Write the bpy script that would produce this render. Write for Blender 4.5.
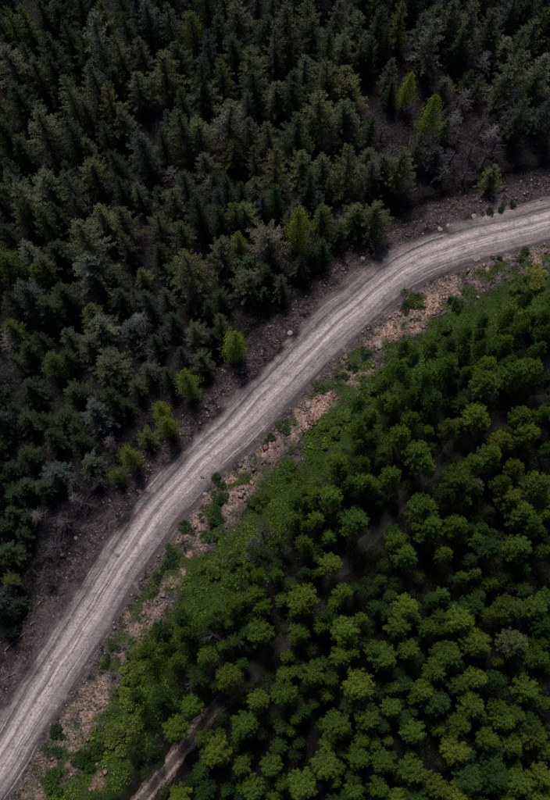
import bpy, math, random
import numpy as np

for o in list(bpy.data.objects):
    bpy.data.objects.remove(o)
RS = np.random.RandomState(7)
random.seed(7)
scene = bpy.context.scene
col = scene.collection

# ------------------------------------------------------------------ camera, sky, sun, exposure
FPX = 900.0
CAM_H, PITCH = 139.0, math.atan(200 / FPX)
cam_data = bpy.data.cameras.new('camera')
cam = bpy.data.objects.new('camera', cam_data)
col.objects.link(cam)
cam.location = (0, 0, CAM_H)
cam.rotation_euler = (PITCH, 0, 0)
cam_data.sensor_fit = 'VERTICAL'
cam_data.sensor_height = 36.0
cam_data.lens = 36.0 * FPX / 800.0
cam_data.clip_end = 3000
scene.camera = cam

SUN_EL, SUN_AZ = math.radians(58), math.radians(-14)   # azimuth from +Y, clockwise
world = bpy.data.worlds.new('World')
scene.world = world
world.use_nodes = True
wn = world.node_tree
bg = wn.nodes['Background']
sky = wn.nodes.new('ShaderNodeTexSky')
sky.sky_type = 'NISHITA'
sky.sun_disc = False
sky.sun_elevation = SUN_EL
sky.sun_rotation = SUN_AZ
sky.dust_density = 1.2
sky.air_density = 0.6
wn.links.new(sky.outputs[0], bg.inputs[0])
bg.inputs[1].default_value = 0.05
sun_d = bpy.data.lights.new('sun', 'SUN')
sun_d.energy = 3.0
sun_d.angle = math.radians(14)
sun_d.color = (1.0, 0.93, 0.88)
sun = bpy.data.objects.new('sun', sun_d)
col.objects.link(sun)
sun.rotation_euler = (math.pi / 2 - SUN_EL, 0, -SUN_AZ + math.pi)
from mathutils import Vector
sdir = Vector((math.sin(SUN_AZ) * math.cos(SUN_EL), math.cos(SUN_AZ) * math.cos(SUN_EL), math.sin(SUN_EL)))
sun.rotation_euler = sdir.to_track_quat('Z', 'Y').to_euler()
sun.location = sdir * 150

scene.view_settings.view_transform = 'Standard'
scene.view_settings.look = 'None'
scene.view_settings.exposure = 0.1
scene.view_settings.gamma = 1.0
scene.cycles.use_denoising = False
scene.cycles.max_bounces = 5
scene.cycles.diffuse_bounces = 2
scene.cycles.transparent_max_bounces = 4

# ------------------------------------------------------------------ pixel <-> place
cp, sp = math.cos(PITCH), math.sin(PITCH)


def px2w(u, v, z=0.0):
    """the point at height z that the photograph shows at pixel (u, v)"""
    a, b = (u - 275.0) / FPX, (400.0 - v) / FPX
    dx, dy, dz = a, b * cp + sp, b * sp - cp
    t = (z - CAM_H) / dz
    return np.array((dx * t, dy * t, z))


def w2px(p):
    x, y, z = p[0], p[1], p[2] - CAM_H
    yc, zc = y * cp + z * sp, -y * sp + z * cp
    return 275 + FPX * x / -zc, 400 - FPX * yc / -zc


# ------------------------------------------------------------------ noise
_perm = RS.permutation(4096)
_val = RS.rand(4096)


def vnoise(x, y):
    xi, yi = np.floor(x).astype(int), np.floor(y).astype(int)
    fx, fy = x - xi, y - yi
    fx, fy = fx * fx * (3 - 2 * fx), fy * fy * (3 - 2 * fy)

    def h(a, b):
        return _val[(_perm[(a & 4095)] + b * 57) & 4095]
    return ((h(xi, yi) * (1 - fx) + h(xi + 1, yi) * fx) * (1 - fy)
            + (h(xi, yi + 1) * (1 - fx) + h(xi + 1, yi + 1) * fx) * fy)


def fbm(x, y, f, o=4):
    s, a, t = 0, 1.0, 0
    for i in range(o):
        s = s + a * vnoise(x * f + 17.3 * i, y * f - 9.1 * i)
        t += a
        a *= 0.5
        f *= 2.03
    return s / t


def sstep(a, b, x):
    t = np.clip((x - a) / (b - a), 0, 1)
    return t * t * (3 - 2 * t)


# ------------------------------------------------------------------ road line
def spline(pts, step):
    P = np.array(pts, float)
    P = np.vstack([2 * P[0] - P[1], P, 2 * P[-1] - P[-2]])
    out = []
    for i in range(1, len(P) - 2):
        for t in np.linspace(0, 1, 24, endpoint=False):
            a, b, c, d = P[i - 1], P[i], P[i + 1], P[i + 2]
            out.append(0.5 * (2 * b + (c - a) * t + (2 * a - 5 * b + 4 * c - d) * t * t + (3 * b - a - 3 * c + d) * t ** 3))
    out.append(P[-2])
    out = np.array(out)
    seg = np.r_[0, np.cumsum(np.linalg.norm(np.diff(out, axis=0), axis=1))]
    n = int(seg[-1] / step)
    q = np.linspace(0, seg[-1], n)
    return np.stack([np.interp(q, seg, out[:, k]) for k in range(2)], 1)


road_px = [(0, 764), (22, 727), (50, 684), (72, 647), (98, 602), (120, 567), (150, 524), (186, 480),
           (216, 449), (245, 424), (272, 394), (300, 362), (344, 320), (382, 285), (423, 260), (457, 246), (491, 235), (550, 220)]
road_w = [px2w(u, v)[:2] for u, v in road_px]
d0 = road_w[0] - road_w[1]
d0 /= np.linalg.norm(d0)
d1 = road_w[-1] - road_w[-2]
d1 /= np.linalg.norm(d1)
road_w = [road_w[0] + d0 * 90] + [road_w[0] + d0 * 40] + road_w + [road_w[-1] + d1 * 40, road_w[-1] + d1 * 90]
ROAD = spline(road_w, 0.5)
_k = np.exp(-(np.arange(-40, 41) / 14.0) ** 2)
_k /= _k.sum()
_p = np.vstack([ROAD[:1] + (np.arange(-40, 0)[:, None]) * (ROAD[1] - ROAD[0]), ROAD, ROAD[-1:] + (np.arange(1, 41)[:, None]) * (ROAD[-1] - ROAD[-2])])
ROAD = np.stack([np.convolve(_p[:, k], _k, 'valid') for k in range(2)], 1)
tan = np.gradient(ROAD, axis=0)
tan /= np.linalg.norm(tan, axis=1)[:, None]
NRM = np.stack([tan[:, 1], -tan[:, 0]], 1)     # to the right (downhill side in the picture)
ROAD_S = np.arange(len(ROAD)) * 0.5


def line_dist(line, nrm, x, y):
    d = np.empty(x.shape)
    s = np.empty(x.shape)
    for i in range(0, len(x), 4000):
        X, Y = x[i:i + 4000], y[i:i + 4000]
        q = (X[:, None] - line[None, :, 0]) ** 2 + (Y[:, None] - line[None, :, 1]) ** 2
        k = q.argmin(1)
        n = nrm[k]
        sd = (X - line[k, 0]) * n[:, 0] + (Y - line[k, 1]) * n[:, 1]
        d[i:i + 4000] = np.where(sd >= 0, 1, -1) * np.sqrt(q[np.arange(len(k)), k])
        s[i:i + 4000] = k * 0.5
    return d, s


track_px = [(118, 830), (150, 790), (172, 763), (195, 733), (216, 706), (240, 684), (268, 655), (300, 622), (330, 585),
            (355, 555), (390, 515), (425, 478), (452, 450), (490, 425), (530, 405), (575, 385)]
TRACK = spline([px2w(u, v, 2.0)[:2] for u, v in track_px], 0.5)
tt = np.gradient(TRACK, axis=0)
tt /= np.linalg.norm(tt, axis=1)[:, None]
TRN = np.stack([tt[:, 1], -tt[:, 0]], 1)


def height(x, y, d, td):
    w = fbm(x, y, 0.06, 3) - 0.5
    e = (fbm(x, y, 0.3, 3) - 0.5) * 2.2
    dd = d + e * sstep(4, 7, np.abs(d))
    z = np.zeros_like(x)
    z -= 0.9 * sstep(-5.5, -8.2, dd) * 1.0
    z -= 1.3 * np.exp(-((dd + 9.6) / 0.8) ** 2)
    z -= 1.6 * sstep(-11, -40, dd)
    z += 1.5 * sstep(4.4, 9.0, dd) + 0.7 * sstep(9, 22, dd)
    off = sstep(5.5, 12, np.abs(d))
    z += w * 2.4 * off
    rub = sstep(3.9, 5.2, d) * (1 - sstep(10.5, 13, d)) + 0.8 * sstep(-5.0, -6.5, d) * (1 - sstep(-12, -15, d))
    z += rub * ((fbm(x, y, 0.9, 3) - 0.5) * 1.3 + (fbm(x + 50, y, 2.2, 2) - 0.5) * 0.55)
    tr = np.exp(-(td / 2.2) ** 2)
    z -= 0.35 * tr
    return z


def ground_z(x, y):
    x, y = np.atleast_1d(np.float64(x)), np.atleast_1d(np.float64(y))
    d, s = line_dist(ROAD, NRM, x, y)
    td, _ = line_dist(TRACK, TRN, x, y)
    return height(x, y, d, td), d, s, td


# soil patches on the cut bank (pixels of the photograph, radius in px, 1 = orange)
SOIL = [(387, 330, 11, 1), (378, 342, 8, 1), (400, 315, 10, .6), (440, 292, 16, .8), (425, 305, 10, 1), (447, 280, 12, .7), (412, 325, 9, .8),
        (312, 408, 12, 1), (303, 420, 9, 1), (325, 396, 8, .7), (295, 432, 8, .8), (345, 375, 9, .6), (272, 442, 8, .9), (262, 449, 7, .9),
        (232, 478, 7, .9), (205, 494, 8, 1), (195, 513, 7, .9), (189, 532, 5, 1), (232, 495, 6, 1), (229, 505, 5, .9), (189, 555, 4, 1), (183, 572, 4, .8),
        (153, 607, 9, .6), (146, 623, 8, .6), (158, 590, 6, .5), (95, 700, 12, .8), (90, 716, 8, .8), (100, 690, 9, .7), (85, 735, 8, .6), (40, 760, 14, .4), (100, 780, 8, .5),
        (500, 250, 10, .4), (520, 240, 14, .3), (475, 262, 12, .4), (150, 790, 10, .3), (25, 785, 10, .3)]
SOILW = [(px2w(u, v, 1.0), r / 6.3, k) for u, v, r, k in SOIL]


def weights(x, y, d, s, td):
    n1 = fbm(x, y, 0.22, 4)
    n2 = fbm(x + 31, y - 12, 0.7, 3)
    e = (n1 - 0.5) * 7 + (n2 - 0.5) * 3
    gravel = 1 - np.maximum(sstep(3.3, 4.2, d + e * 0.35), sstep(-3.2, -4.8, d + e * 0.6))
    # lower left: the stripped dirt strip is wider
    low = sstep(150, 100, s)
    gravel = np.maximum(gravel, (1 - sstep(-4.0, -7.0, d + e)) * (d < 0) * low * 0.45)
    soil = np.zeros_like(x)
    for p, r, k in SOILW:
        q = np.hypot(x - p[0], y - p[1]) / r + (n2 - 0.5) * 1.6
        soil = np.maximum(soil, k * (1 - sstep(0.55, 1.25, q)))
    band = (1 - sstep(7.5, 9.5, d + e * .6)) * sstep(4.0, 4.8, d) * sstep(0.52, 0.64, fbm(x - 20, y + 44, .45, 3)) * .6
    soil = np.maximum(soil, band * sstep(35, 70, s))
    soil *= (d > 3.9)
    bank = sstep(3.2, 3.9, d + e * .2) * (1 - sstep(9.0, 11.5, d + e * 0.9))
    bank = np.maximum(bank, (1 - sstep(-6.5, -9.5, d + e * .7)) * sstep(-3.6, -4.8, d) * .8)
    rside = d > 0
    grass = sstep(8.0, 10.2, d + e * 0.9) * (1 - sstep(15, 20, d + e))
    grass = np.maximum(grass, sstep(0.41, 0.50, n2) * bank * 0.85 * rside * sstep(4.3, 5.3, d))
    grass *= 1 - soil
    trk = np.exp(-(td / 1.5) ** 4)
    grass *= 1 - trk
    return gravel, soil, bank, grass, trk


# ------------------------------------------------------------------ materials
def new_mat(name):
    m = bpy.data.materials.new(name)
    m.use_nodes = True
    nt = m.node_tree
    return m, nt, nt.nodes['Principled BSDF']


def N(nt, t, **kw):
    n = nt.nodes.new(t)
    for k, v in kw.items():
        setattr(n, k, v)
    return n


def setin(n, **kw):
    for k, v in kw.items():
        n.inputs[k].default_value = v


def mixc(nt, fac, a, b, mode='MIX'):
    n = N(nt, 'ShaderNodeMix', data_type='RGBA', blend_type=mode)
    for sock, val in ((0, fac), (6, a), (7, b)):
        if isinstance(val, (int, float)):
            n.inputs[sock].default_value = val
        elif isinstance(val, tuple):
            n.inputs[sock].default_value = (*val, 1)
        else:
            nt.links.new(val, n.inputs[sock])
    return n.outputs[2]


def noise(nt, vec, scale, detail=4, rough=0.6):
    n = N(nt, 'ShaderNodeTexNoise')
    setin(n, Scale=scale, Detail=detail, Roughness=rough)
    if vec is not None:
        nt.links.new(vec, n.inputs['Vector'])
    return n.outputs[0]


def ramp(nt, fac, stops):
    r = N(nt, 'ShaderNodeValToRGB')
    el = r.color_ramp.elements
    while len(el) < len(stops):
        el.new(0.5)
    for e, (p, c) in zip(el, stops):
        e.position = p
        e.color = (c, c, c, 1) if isinstance(c, (int, float)) else (*c, 1)
    nt.links.new(fac, r.inputs[0])
    return r.outputs[0]


def math_n(nt, op, a, b=0.0):
    n = N(nt, 'ShaderNodeMath', operation=op)
    for i, v in enumerate((a, b)):
        if isinstance(v, (int, float)):
            n.inputs[i].default_value = v
        else:
            nt.links.new(v, n.inputs[i])
    return n.outputs[0]


def earth_material():
    m, nt, b = new_mat('earth')

    def at(name):
        return N(nt, 'ShaderNodeAttribute', attribute_name=name).outputs['Fac']
    pos = N(nt, 'ShaderNodeNewGeometry').outputs['Position']
    d, s = at('road_offset'), at('road_run')
    fine = noise(nt, pos, 3.0, 6, 0.7)
    mid = noise(nt, pos, 0.7, 5, 0.65)
    big = noise(nt, pos, 0.12, 3, 0.5)
    # streaks that follow the wheels
    wob = math_n(nt, 'MULTIPLY', math_n(nt, 'SUBTRACT', noise(nt, pos, 0.06, 1), 0.5), 1.6)
    wob = math_n(nt, 'ADD', wob, math_n(nt, 'MULTIPLY', math_n(nt, 'SUBTRACT', noise(nt, pos, 0.30, 2), 0.5), 0.55))
    dw = math_n(nt, 'ADD', d, wob)
    cx = N(nt, 'ShaderNodeCombineXYZ')
    nt.links.new(math_n(nt, 'MULTIPLY', dw, 1.7), cx.inputs[0])
    nt.links.new(math_n(nt, 'MULTIPLY', s, 0.045), cx.inputs[1])
    streak = noise(nt, cx.outputs[0], 1.0, 5, 0.62)
    cx2 = N(nt, 'ShaderNodeCombineXYZ')
    nt.links.new(math_n(nt, 'MULTIPLY', dw, 5.0), cx2.inputs[0])
    nt.links.new(math_n(nt, 'MULTIPLY', s, 0.07), cx2.inputs[1])
    streak2 = noise(nt, cx2.outputs[0], 1.0, 4, 0.6)
    # lane profile across the road: wheel tracks are worn pale
    dn = math_n(nt, 'ADD', math_n(nt, 'DIVIDE', dw, 16.0), 0.5)
    lane = ramp(nt, dn, [(0.0, 0.0), (0.17, 0.03), (0.26, 0.14), (0.30, 0.36), (0.335, 0.30), (0.348, 0.0), (0.362, 0.35), (0.39, 0.66), (0.435, 1.0), (0.465, 0.34), (0.505, 1.0), (0.55, 0.80),
                         (0.595, 0.38), (0.665, 0.33), (0.69, 0.0), (0.75, 0.05)])
    f = math_n(nt, 'MULTIPLY', lane, ramp(nt, streak, [(0.28, 0.35), (0.5, 0.85), (0.66, 1.15)]))
    road_c = mixc(nt, f, (0.085, 0.069, 0.075), (0.62, 0.525, 0.53))
    road_c = mixc(nt, ramp(nt, streak2, [(0.37, 0.85), (0.45, 0.0)]), road_c, (0.13, 0.108, 0.11))
    road_c = mixc(nt, ramp(nt, streak2, [(0.58, 0.0), (0.68, 0.7)]), road_c, (0.66, 0.585, 0.59))
    road_c = mixc(nt, ramp(nt, mid, [(0.34, 0.5), (0.46, 0.0)]), road_c, (0.12, 0.102, 0.105))
    road_c = mixc(nt, ramp(nt, mid, [(0.56, 0.0), (0.7, 0.45)]), road_c, (0.46, 0.40, 0.41))
    grit = ramp(nt, fine, [(0.30, 0.62), (0.5, 1.0), (0.72, 1.35)])
    road_c = mixc(nt, 1.0, road_c, grit, 'MULTIPLY')
    # litter and brash on the left forest floor
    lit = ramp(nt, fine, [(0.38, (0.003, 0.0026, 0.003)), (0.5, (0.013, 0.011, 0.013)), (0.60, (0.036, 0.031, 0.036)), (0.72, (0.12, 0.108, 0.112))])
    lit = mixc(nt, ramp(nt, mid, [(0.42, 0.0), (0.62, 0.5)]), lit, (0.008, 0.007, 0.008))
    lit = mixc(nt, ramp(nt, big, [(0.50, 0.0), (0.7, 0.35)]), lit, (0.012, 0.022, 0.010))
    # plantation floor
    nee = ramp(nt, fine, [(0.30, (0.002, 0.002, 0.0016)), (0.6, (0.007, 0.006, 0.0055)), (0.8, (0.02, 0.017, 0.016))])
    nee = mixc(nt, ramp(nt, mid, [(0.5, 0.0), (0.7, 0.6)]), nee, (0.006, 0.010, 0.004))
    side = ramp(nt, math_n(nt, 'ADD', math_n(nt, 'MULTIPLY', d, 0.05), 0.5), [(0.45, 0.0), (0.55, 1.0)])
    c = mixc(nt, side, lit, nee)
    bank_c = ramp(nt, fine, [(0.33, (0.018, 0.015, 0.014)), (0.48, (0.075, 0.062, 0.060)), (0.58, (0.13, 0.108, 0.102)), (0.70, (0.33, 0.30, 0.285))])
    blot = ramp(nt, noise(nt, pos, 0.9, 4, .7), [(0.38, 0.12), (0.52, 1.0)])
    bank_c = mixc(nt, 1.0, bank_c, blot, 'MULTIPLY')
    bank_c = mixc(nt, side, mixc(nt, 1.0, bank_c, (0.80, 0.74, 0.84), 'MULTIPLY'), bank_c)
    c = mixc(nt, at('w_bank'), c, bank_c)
    gr = ramp(nt, fine, [(0.3, (0.014, 0.026, 0.006)), (0.6, (0.04, 0.065, 0.014)), (0.8, (0.07, 0.09, 0.025))])
    c = mixc(nt, at('w_grass'), c, gr)
    soil_c = ramp(nt, fine, [(0.36, (0.05, 0.035, 0.031)), (0.47, (0.25, 0.165, 0.13)), (0.56, (0.44, 0.30, 0.235)), (0.68, (0.60, 0.46, 0.38))])
    soil_c = mixc(nt, ramp(nt, noise(nt, pos, 0.5, 3, .6), [(.48, 0.0), (.62, .65)]), soil_c, bank_c)
    c = mixc(nt, at('w_soil'), c, soil_c)
    trk = ramp(nt, fine, [(0.3, (0.004, 0.0034, 0.0034)), (0.55, (0.014, 0.0115, 0.0115)), (0.8, (0.032, 0.026, 0.026))])  # track ground darkened too, shade of the pines put into its colour
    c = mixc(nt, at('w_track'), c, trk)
    c = mixc(nt, at('w_gravel'), c, road_c)
    nt.links.new(c, b.inputs['Base Color'])
    b.inputs['Roughness'].default_value = 0.95
    b.inputs['Specular IOR Level'].default_value = 0.15
    bump = N(nt, 'ShaderNodeBump')
    setin(bump, Strength=0.9, Distance=0.25)
    hgt = math_n(nt, 'ADD', math_n(nt, 'MULTIPLY', fine, 0.8), math_n(nt, 'MULTIPLY', streak2, 0.25))
    nt.links.new(hgt, bump.inputs['Height'])
    nt.links.new(bump.outputs[0], b.inputs['Normal'])
    return m


def leaf_material(name, trans=0.18, rough=0.65, var=(0.4, 1.6)):
    m, nt, b = new_mat(name)
    info = N(nt, 'ShaderNodeObjectInfo')
    v = N(nt, 'ShaderNodeAttribute', attribute_name='shade').outputs['Fac']
    g = N(nt, 'ShaderNodeMapRange')
    nt.links.new(v, g.inputs[0])
    g.inputs[3].default_value, g.inputs[4].default_value = var
    c = mixc(nt, 1.0, info.outputs['Color'], g.outputs[0], 'MULTIPLY')
    nt.links.new(c, b.inputs['Base Color'])
    b.inputs['Roughness'].default_value = rough
    b.inputs['Specular IOR Level'].default_value = 0.25
    tr = N(nt, 'ShaderNodeBsdfTranslucent')
    nt.links.new(c, tr.inputs[0])
    mx = N(nt, 'ShaderNodeMixShader')
    mx.inputs[0].default_value = trans
    nt.links.new(b.outputs[0], mx.inputs[1])
    nt.links.new(tr.outputs[0], mx.inputs[2])
    nt.links.new(mx.outputs[0], nt.nodes['Material Output'].inputs[0])
    return m


def rough_material(name, stops, scale, stretch=None):
    m, nt, b = new_mat(name)
    tc = N(nt, 'ShaderNodeTexCoord').outputs['Object']
    if stretch:
        mp = N(nt, 'ShaderNodeMapping')
        mp.inputs['Scale'].default_value = stretch
        nt.links.new(tc, mp.inputs[0])
        tc = mp.outputs[0]
    n = noise(nt, tc, scale, 5, 0.65)
    info = N(nt, 'ShaderNodeObjectInfo').outputs['Random']
    c = ramp(nt, n, stops)
    c = mixc(nt, 1.0, c, ramp(nt, info, [(0, 0.75), (1, 1.2)]), 'MULTIPLY')
    nt.links.new(c, b.inputs['Base Color'])
    b.inputs['Roughness'].default_value = 0.9
    b.inputs['Specular IOR Level'].default_value = 0.2
    bump = N(nt, 'ShaderNodeBump')
    setin(bump, Strength=0.6, Distance=0.05)
    nt.links.new(n, bump.inputs['Height'])
    nt.links.new(bump.outputs[0], b.inputs['Normal'])
    return m


M_EARTH = earth_material()
M_NEEDLE = leaf_material('needles', 0.06)
M_LEAF = leaf_material('leaves', 0.18)
M_BARK = rough_material('bark', [(0.3, (0.03, 0.024, 0.02)), (0.7, (0.09, 0.07, 0.06))], 6, (1, 1, 0.2))
M_DEADWOOD = rough_material('dead_wood', [(0.3, (0.12, 0.11, 0.11)), (0.7, (0.26, 0.25, 0.25))], 5, (1, 1, 0.2))
M_TWIG = rough_material('twigs', [(0.3, (0.045, 0.038, 0.044)), (0.7, (0.13, 0.112, 0.122))], 0.6)
M_ROCK = rough_material('stone', [(0.3, (0.15, 0.13, 0.125)), (0.55, (0.27, 0.245, 0.24)), (0.75, (0.42, 0.40, 0.39))], 2.5)
M_CLOD = rough_material('clay_clods', [(0.3, (0.13, 0.092, 0.078)), (0.5, (0.30, 0.20, 0.155)), (0.7, (0.48, 0.36, 0.295))], 1.6)


# ------------------------------------------------------------------ mesh helpers
def mesh_np(name, V, F, mat, shade=None, smooth=False):
    """V (n,3); F (m,3) or (m,4) int"""
    me = bpy.data.meshes.new(name)
    V = np.asarray(V, np.float32)
    F = np.asarray(F, np.int32)
    k = F.shape[1]
    me.vertices.add(len(V))
    me.vertices.foreach_set('co', V.ravel())
    me.loops.add(F.size)
    me.loops.foreach_set('vertex_index', F.ravel())
    me.polygons.add(len(F))
    me.polygons.foreach_set('loop_start', np.arange(0, F.size, k, dtype=np.int32))
    me.polygons.foreach_set('loop_total', np.full(len(F), k, np.int32))
    if smooth:
        me.polygons.foreach_set('use_smooth', np.ones(len(F), bool))
    me.update(calc_edges=True)
    if shade is not None:
        a = me.attributes.new('shade', 'FLOAT', 'FACE')
        a.data.foreach_set('value', np.asarray(shade, np.float32))
    me.materials.append(mat)
    return me


def put(name, me, parent=None, loc=(0, 0, 0), rotz=0.0):
    o = bpy.data.objects.new(name, me)
    col.objects.link(o)
    o.location = loc
    o.rotation_euler = (0, 0, rotz)
    o.parent = parent
    return o


def tag(o, label=None, cat=None, group=None, kind=None):
    if label: o['label'] = label
    if cat: o['category'] = cat
    if group: o['group'] = group
    if kind: o['kind'] = kind
    return o


def unit(a):
    return a / np.maximum(np.linalg.norm(a, axis=-1, keepdims=True), 1e-9)


def spikes(P, D, L, W, rs):
    """one thin triangle per row: base at P, pointing along D"""
    n = len(P)
    D = unit(D)
    R = unit(np.cross(D, rs.normal(size=(n, 3)))) * np.reshape(W, (-1, 1)) * 0.5
    V = np.stack([P - R, P + R, P + D * np.reshape(L, (-1, 1))], 1).reshape(-1, 3)
    return V, np.arange(3 * n).reshape(-1, 3)


def leaves(P, D, L, W, rs, up=0.0):
    """one diamond leaf per row"""
    n = len(P)
    D = unit(D)
    r = rs.normal(size=(n, 3))
    R = np.cross(D, r)
    if up:
        R = np.cross(D, np.array([0, 0, 1.0]) + r * (1 - up))
    R = unit(R) * np.reshape(W, (-1, 1)) * 0.5
    L = np.reshape(L, (-1, 1))
    V = np.stack([P, P + D * L * 0.5 + R, P + D * L, P + D * L * 0.5 - R], 1).reshape(-1, 3)
    return V, np.arange(4 * n).reshape(-1, 4)


def tube(pts, rad, sides=6):
    pts = np.asarray(pts, float)
    n = len(pts)
    t = unit(np.gradient(pts, axis=0))
    a = unit(np.cross(t, np.where(np.abs(t[:, 2:3]) > 0.9, np.array([[1.0, 0, 0]]), np.array([[0, 0, 1.0]]))))
    b = np.cross(t, a)
    an = np.linspace(0, 2 * math.pi, sides, endpoint=False)
    V = (pts[:, None] + (a[:, None] * np.cos(an)[None, :, None] + b[:, None] * np.sin(an)[None, :, None]) * np.reshape(rad, (-1, 1, 1))).reshape(-1, 3)
    F = []
    for i in range(n - 1):
        for k in range(sides):
            k2 = (k + 1) % sides
            F.append((i * sides + k, i * sides + k2, (i + 1) * sides + k2, (i + 1) * sides + k))
    return V, np.array(F)


def join(parts):
    V, F, o = [], [], 0
    for v, f in parts:
        V.append(v)
        F.append(f + o)
        o += len(v)
    return np.vstack(V), np.vstack(F)


# ------------------------------------------------------------------ tree kinds (unit height: built at true size, scaled by object)
def bent_trunk(h, r0, rs, lean=0.02, top=0.03):
    t = np.linspace(0, 1, 9)
    ph = rs.rand() * 6.28
    pts = np.stack([np.cos(ph) * lean * h * t ** 2, np.sin(ph) * lean * h * t ** 2, t * h], 1)
    pts[:, :2] += rs.normal(size=(9, 2)) * 0.004 * h * t[:, None]
    pts[0, 2] = -0.5
    return pts, r0 * (1 - t) ** 0.8 + top * 0.5


def at_height(pts, z):
    return np.array([np.interp(z, pts[:, 2], pts[:, 0]), np.interp(z, pts[:, 2], pts[:, 1]), z])


def spruce(seed, h=15.0, R=2.9, gap=0.30, dens=1.0):
    rs = np.random.RandomState(seed)
    pts, rad = bent_trunk(h, 0.20, rs)
    tub = [tube(pts, rad, 7)]
    P, D, L, W, S = [], [], [], [], []
    z0 = h * rs.uniform(0.12, 0.22)
    z = z0
    lump, lop = rs.uniform(.05, .16), rs.rand() * 6.28
    while z < h - 0.25:
        t = (z - z0) / (h - z0)
        r = (R * (1 - t) ** 0.78 * (0.72 + 0.28 * min(1, t * 5 + .4)) + 0.2) * (1 + lump * math.sin(z * 2.1 + lop))
        nb = rs.randint(5, 8)
        a0 = rs.rand() * 6.28
        for k in range(nb):
            if rs.rand() < gap:
                continue
            az = a0 + k * 6.283 / nb + rs.normal() * 0.22
            ln = r * rs.uniform(0.5, 1.3) * (1 + .18 * math.cos(az - lop))
            droop = rs.uniform(0.15, 0.6) * (1 - 0.9 * t) - 0.55 * t * t
            m = max(3, int(ln / 0.17))
            u = np.linspace(0.05, 1, m)
            base = at_height(pts, z)
            rad_dir = np.array([math.cos(az), math.sin(az), 0])
            side = np.array([-math.sin(az), math.cos(az), 0])
            C = base + rad_dir * (u * ln)[:, None]
            C[:, 2] += ln * (-droop * u + 0.22 * u ** 2.5)
            if ln > 0.9:
                tub.append(tube(C[[0, m // 2, m - 1]], [0.035, 0.022, 0.008], 3))
            sh = rs.rand()
            dirb = unit(np.gradient(C, axis=0))
            for sg in (-1, 1):
                tl = (0.14 + 0.22 * ln * (1 - u) ** 0.7 * sstep(0.0, 0.25, u)) * rs.uniform(0.6, 1.3, m)
                td = dirb * 0.75 + side * sg * rs.uniform(0.6, 1.1, (m, 1))
                td[:, 2] -= rs.uniform(0.05, 0.35, m)
                td = unit(td)
                for q in range(int(3 * dens)):
                    f = rs.uniform(0, 0.75, (m, 1))
                    P.append(C + td * tl[:, None] * f)
                    D.append(td + rs.normal(size=(m, 3)) * 0.38)
                    L.append(np.maximum(tl * 0.6, 0.24) * rs.uniform(0.8, 1.4, m))
                    W.append(rs.uniform(0.07, 0.17, m))
                    S.append(np.clip(0.6 * sh + 0.5 * rs.rand(m) - 0.05, 0, 1))
            P.append(C); D.append(dirb + rs.normal(size=(m, 3)) * 0.3); L.append(rs.uniform(.22, .4, m)); W.append(rs.uniform(.07, .13, m)); S.append(rs.rand(m))
        z += rs.uniform(0.42, 0.72) * (1.0 if t < 0.8 else 0.7)
    n = 24
    zz = rs.uniform(h - 1.0, h + 0.1, n)
    P.append(np.stack([np.interp(zz, pts[:, 2], pts[:, 0]), np.interp(zz, pts[:, 2], pts[:, 1]), zz], 1))
    D.append(rs.normal(size=(n, 3)) * 0.5 + [0, 0, .8]); L.append(np.full(n, .3)); W.append(np.full(n, .08)); S.append(rs.rand(n))
    V, F = spikes(np.vstack(P), np.vstack(D), np.hstack(L), np.hstack(W), rs)
    return join(tub), (V, F, np.hstack(S))


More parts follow.
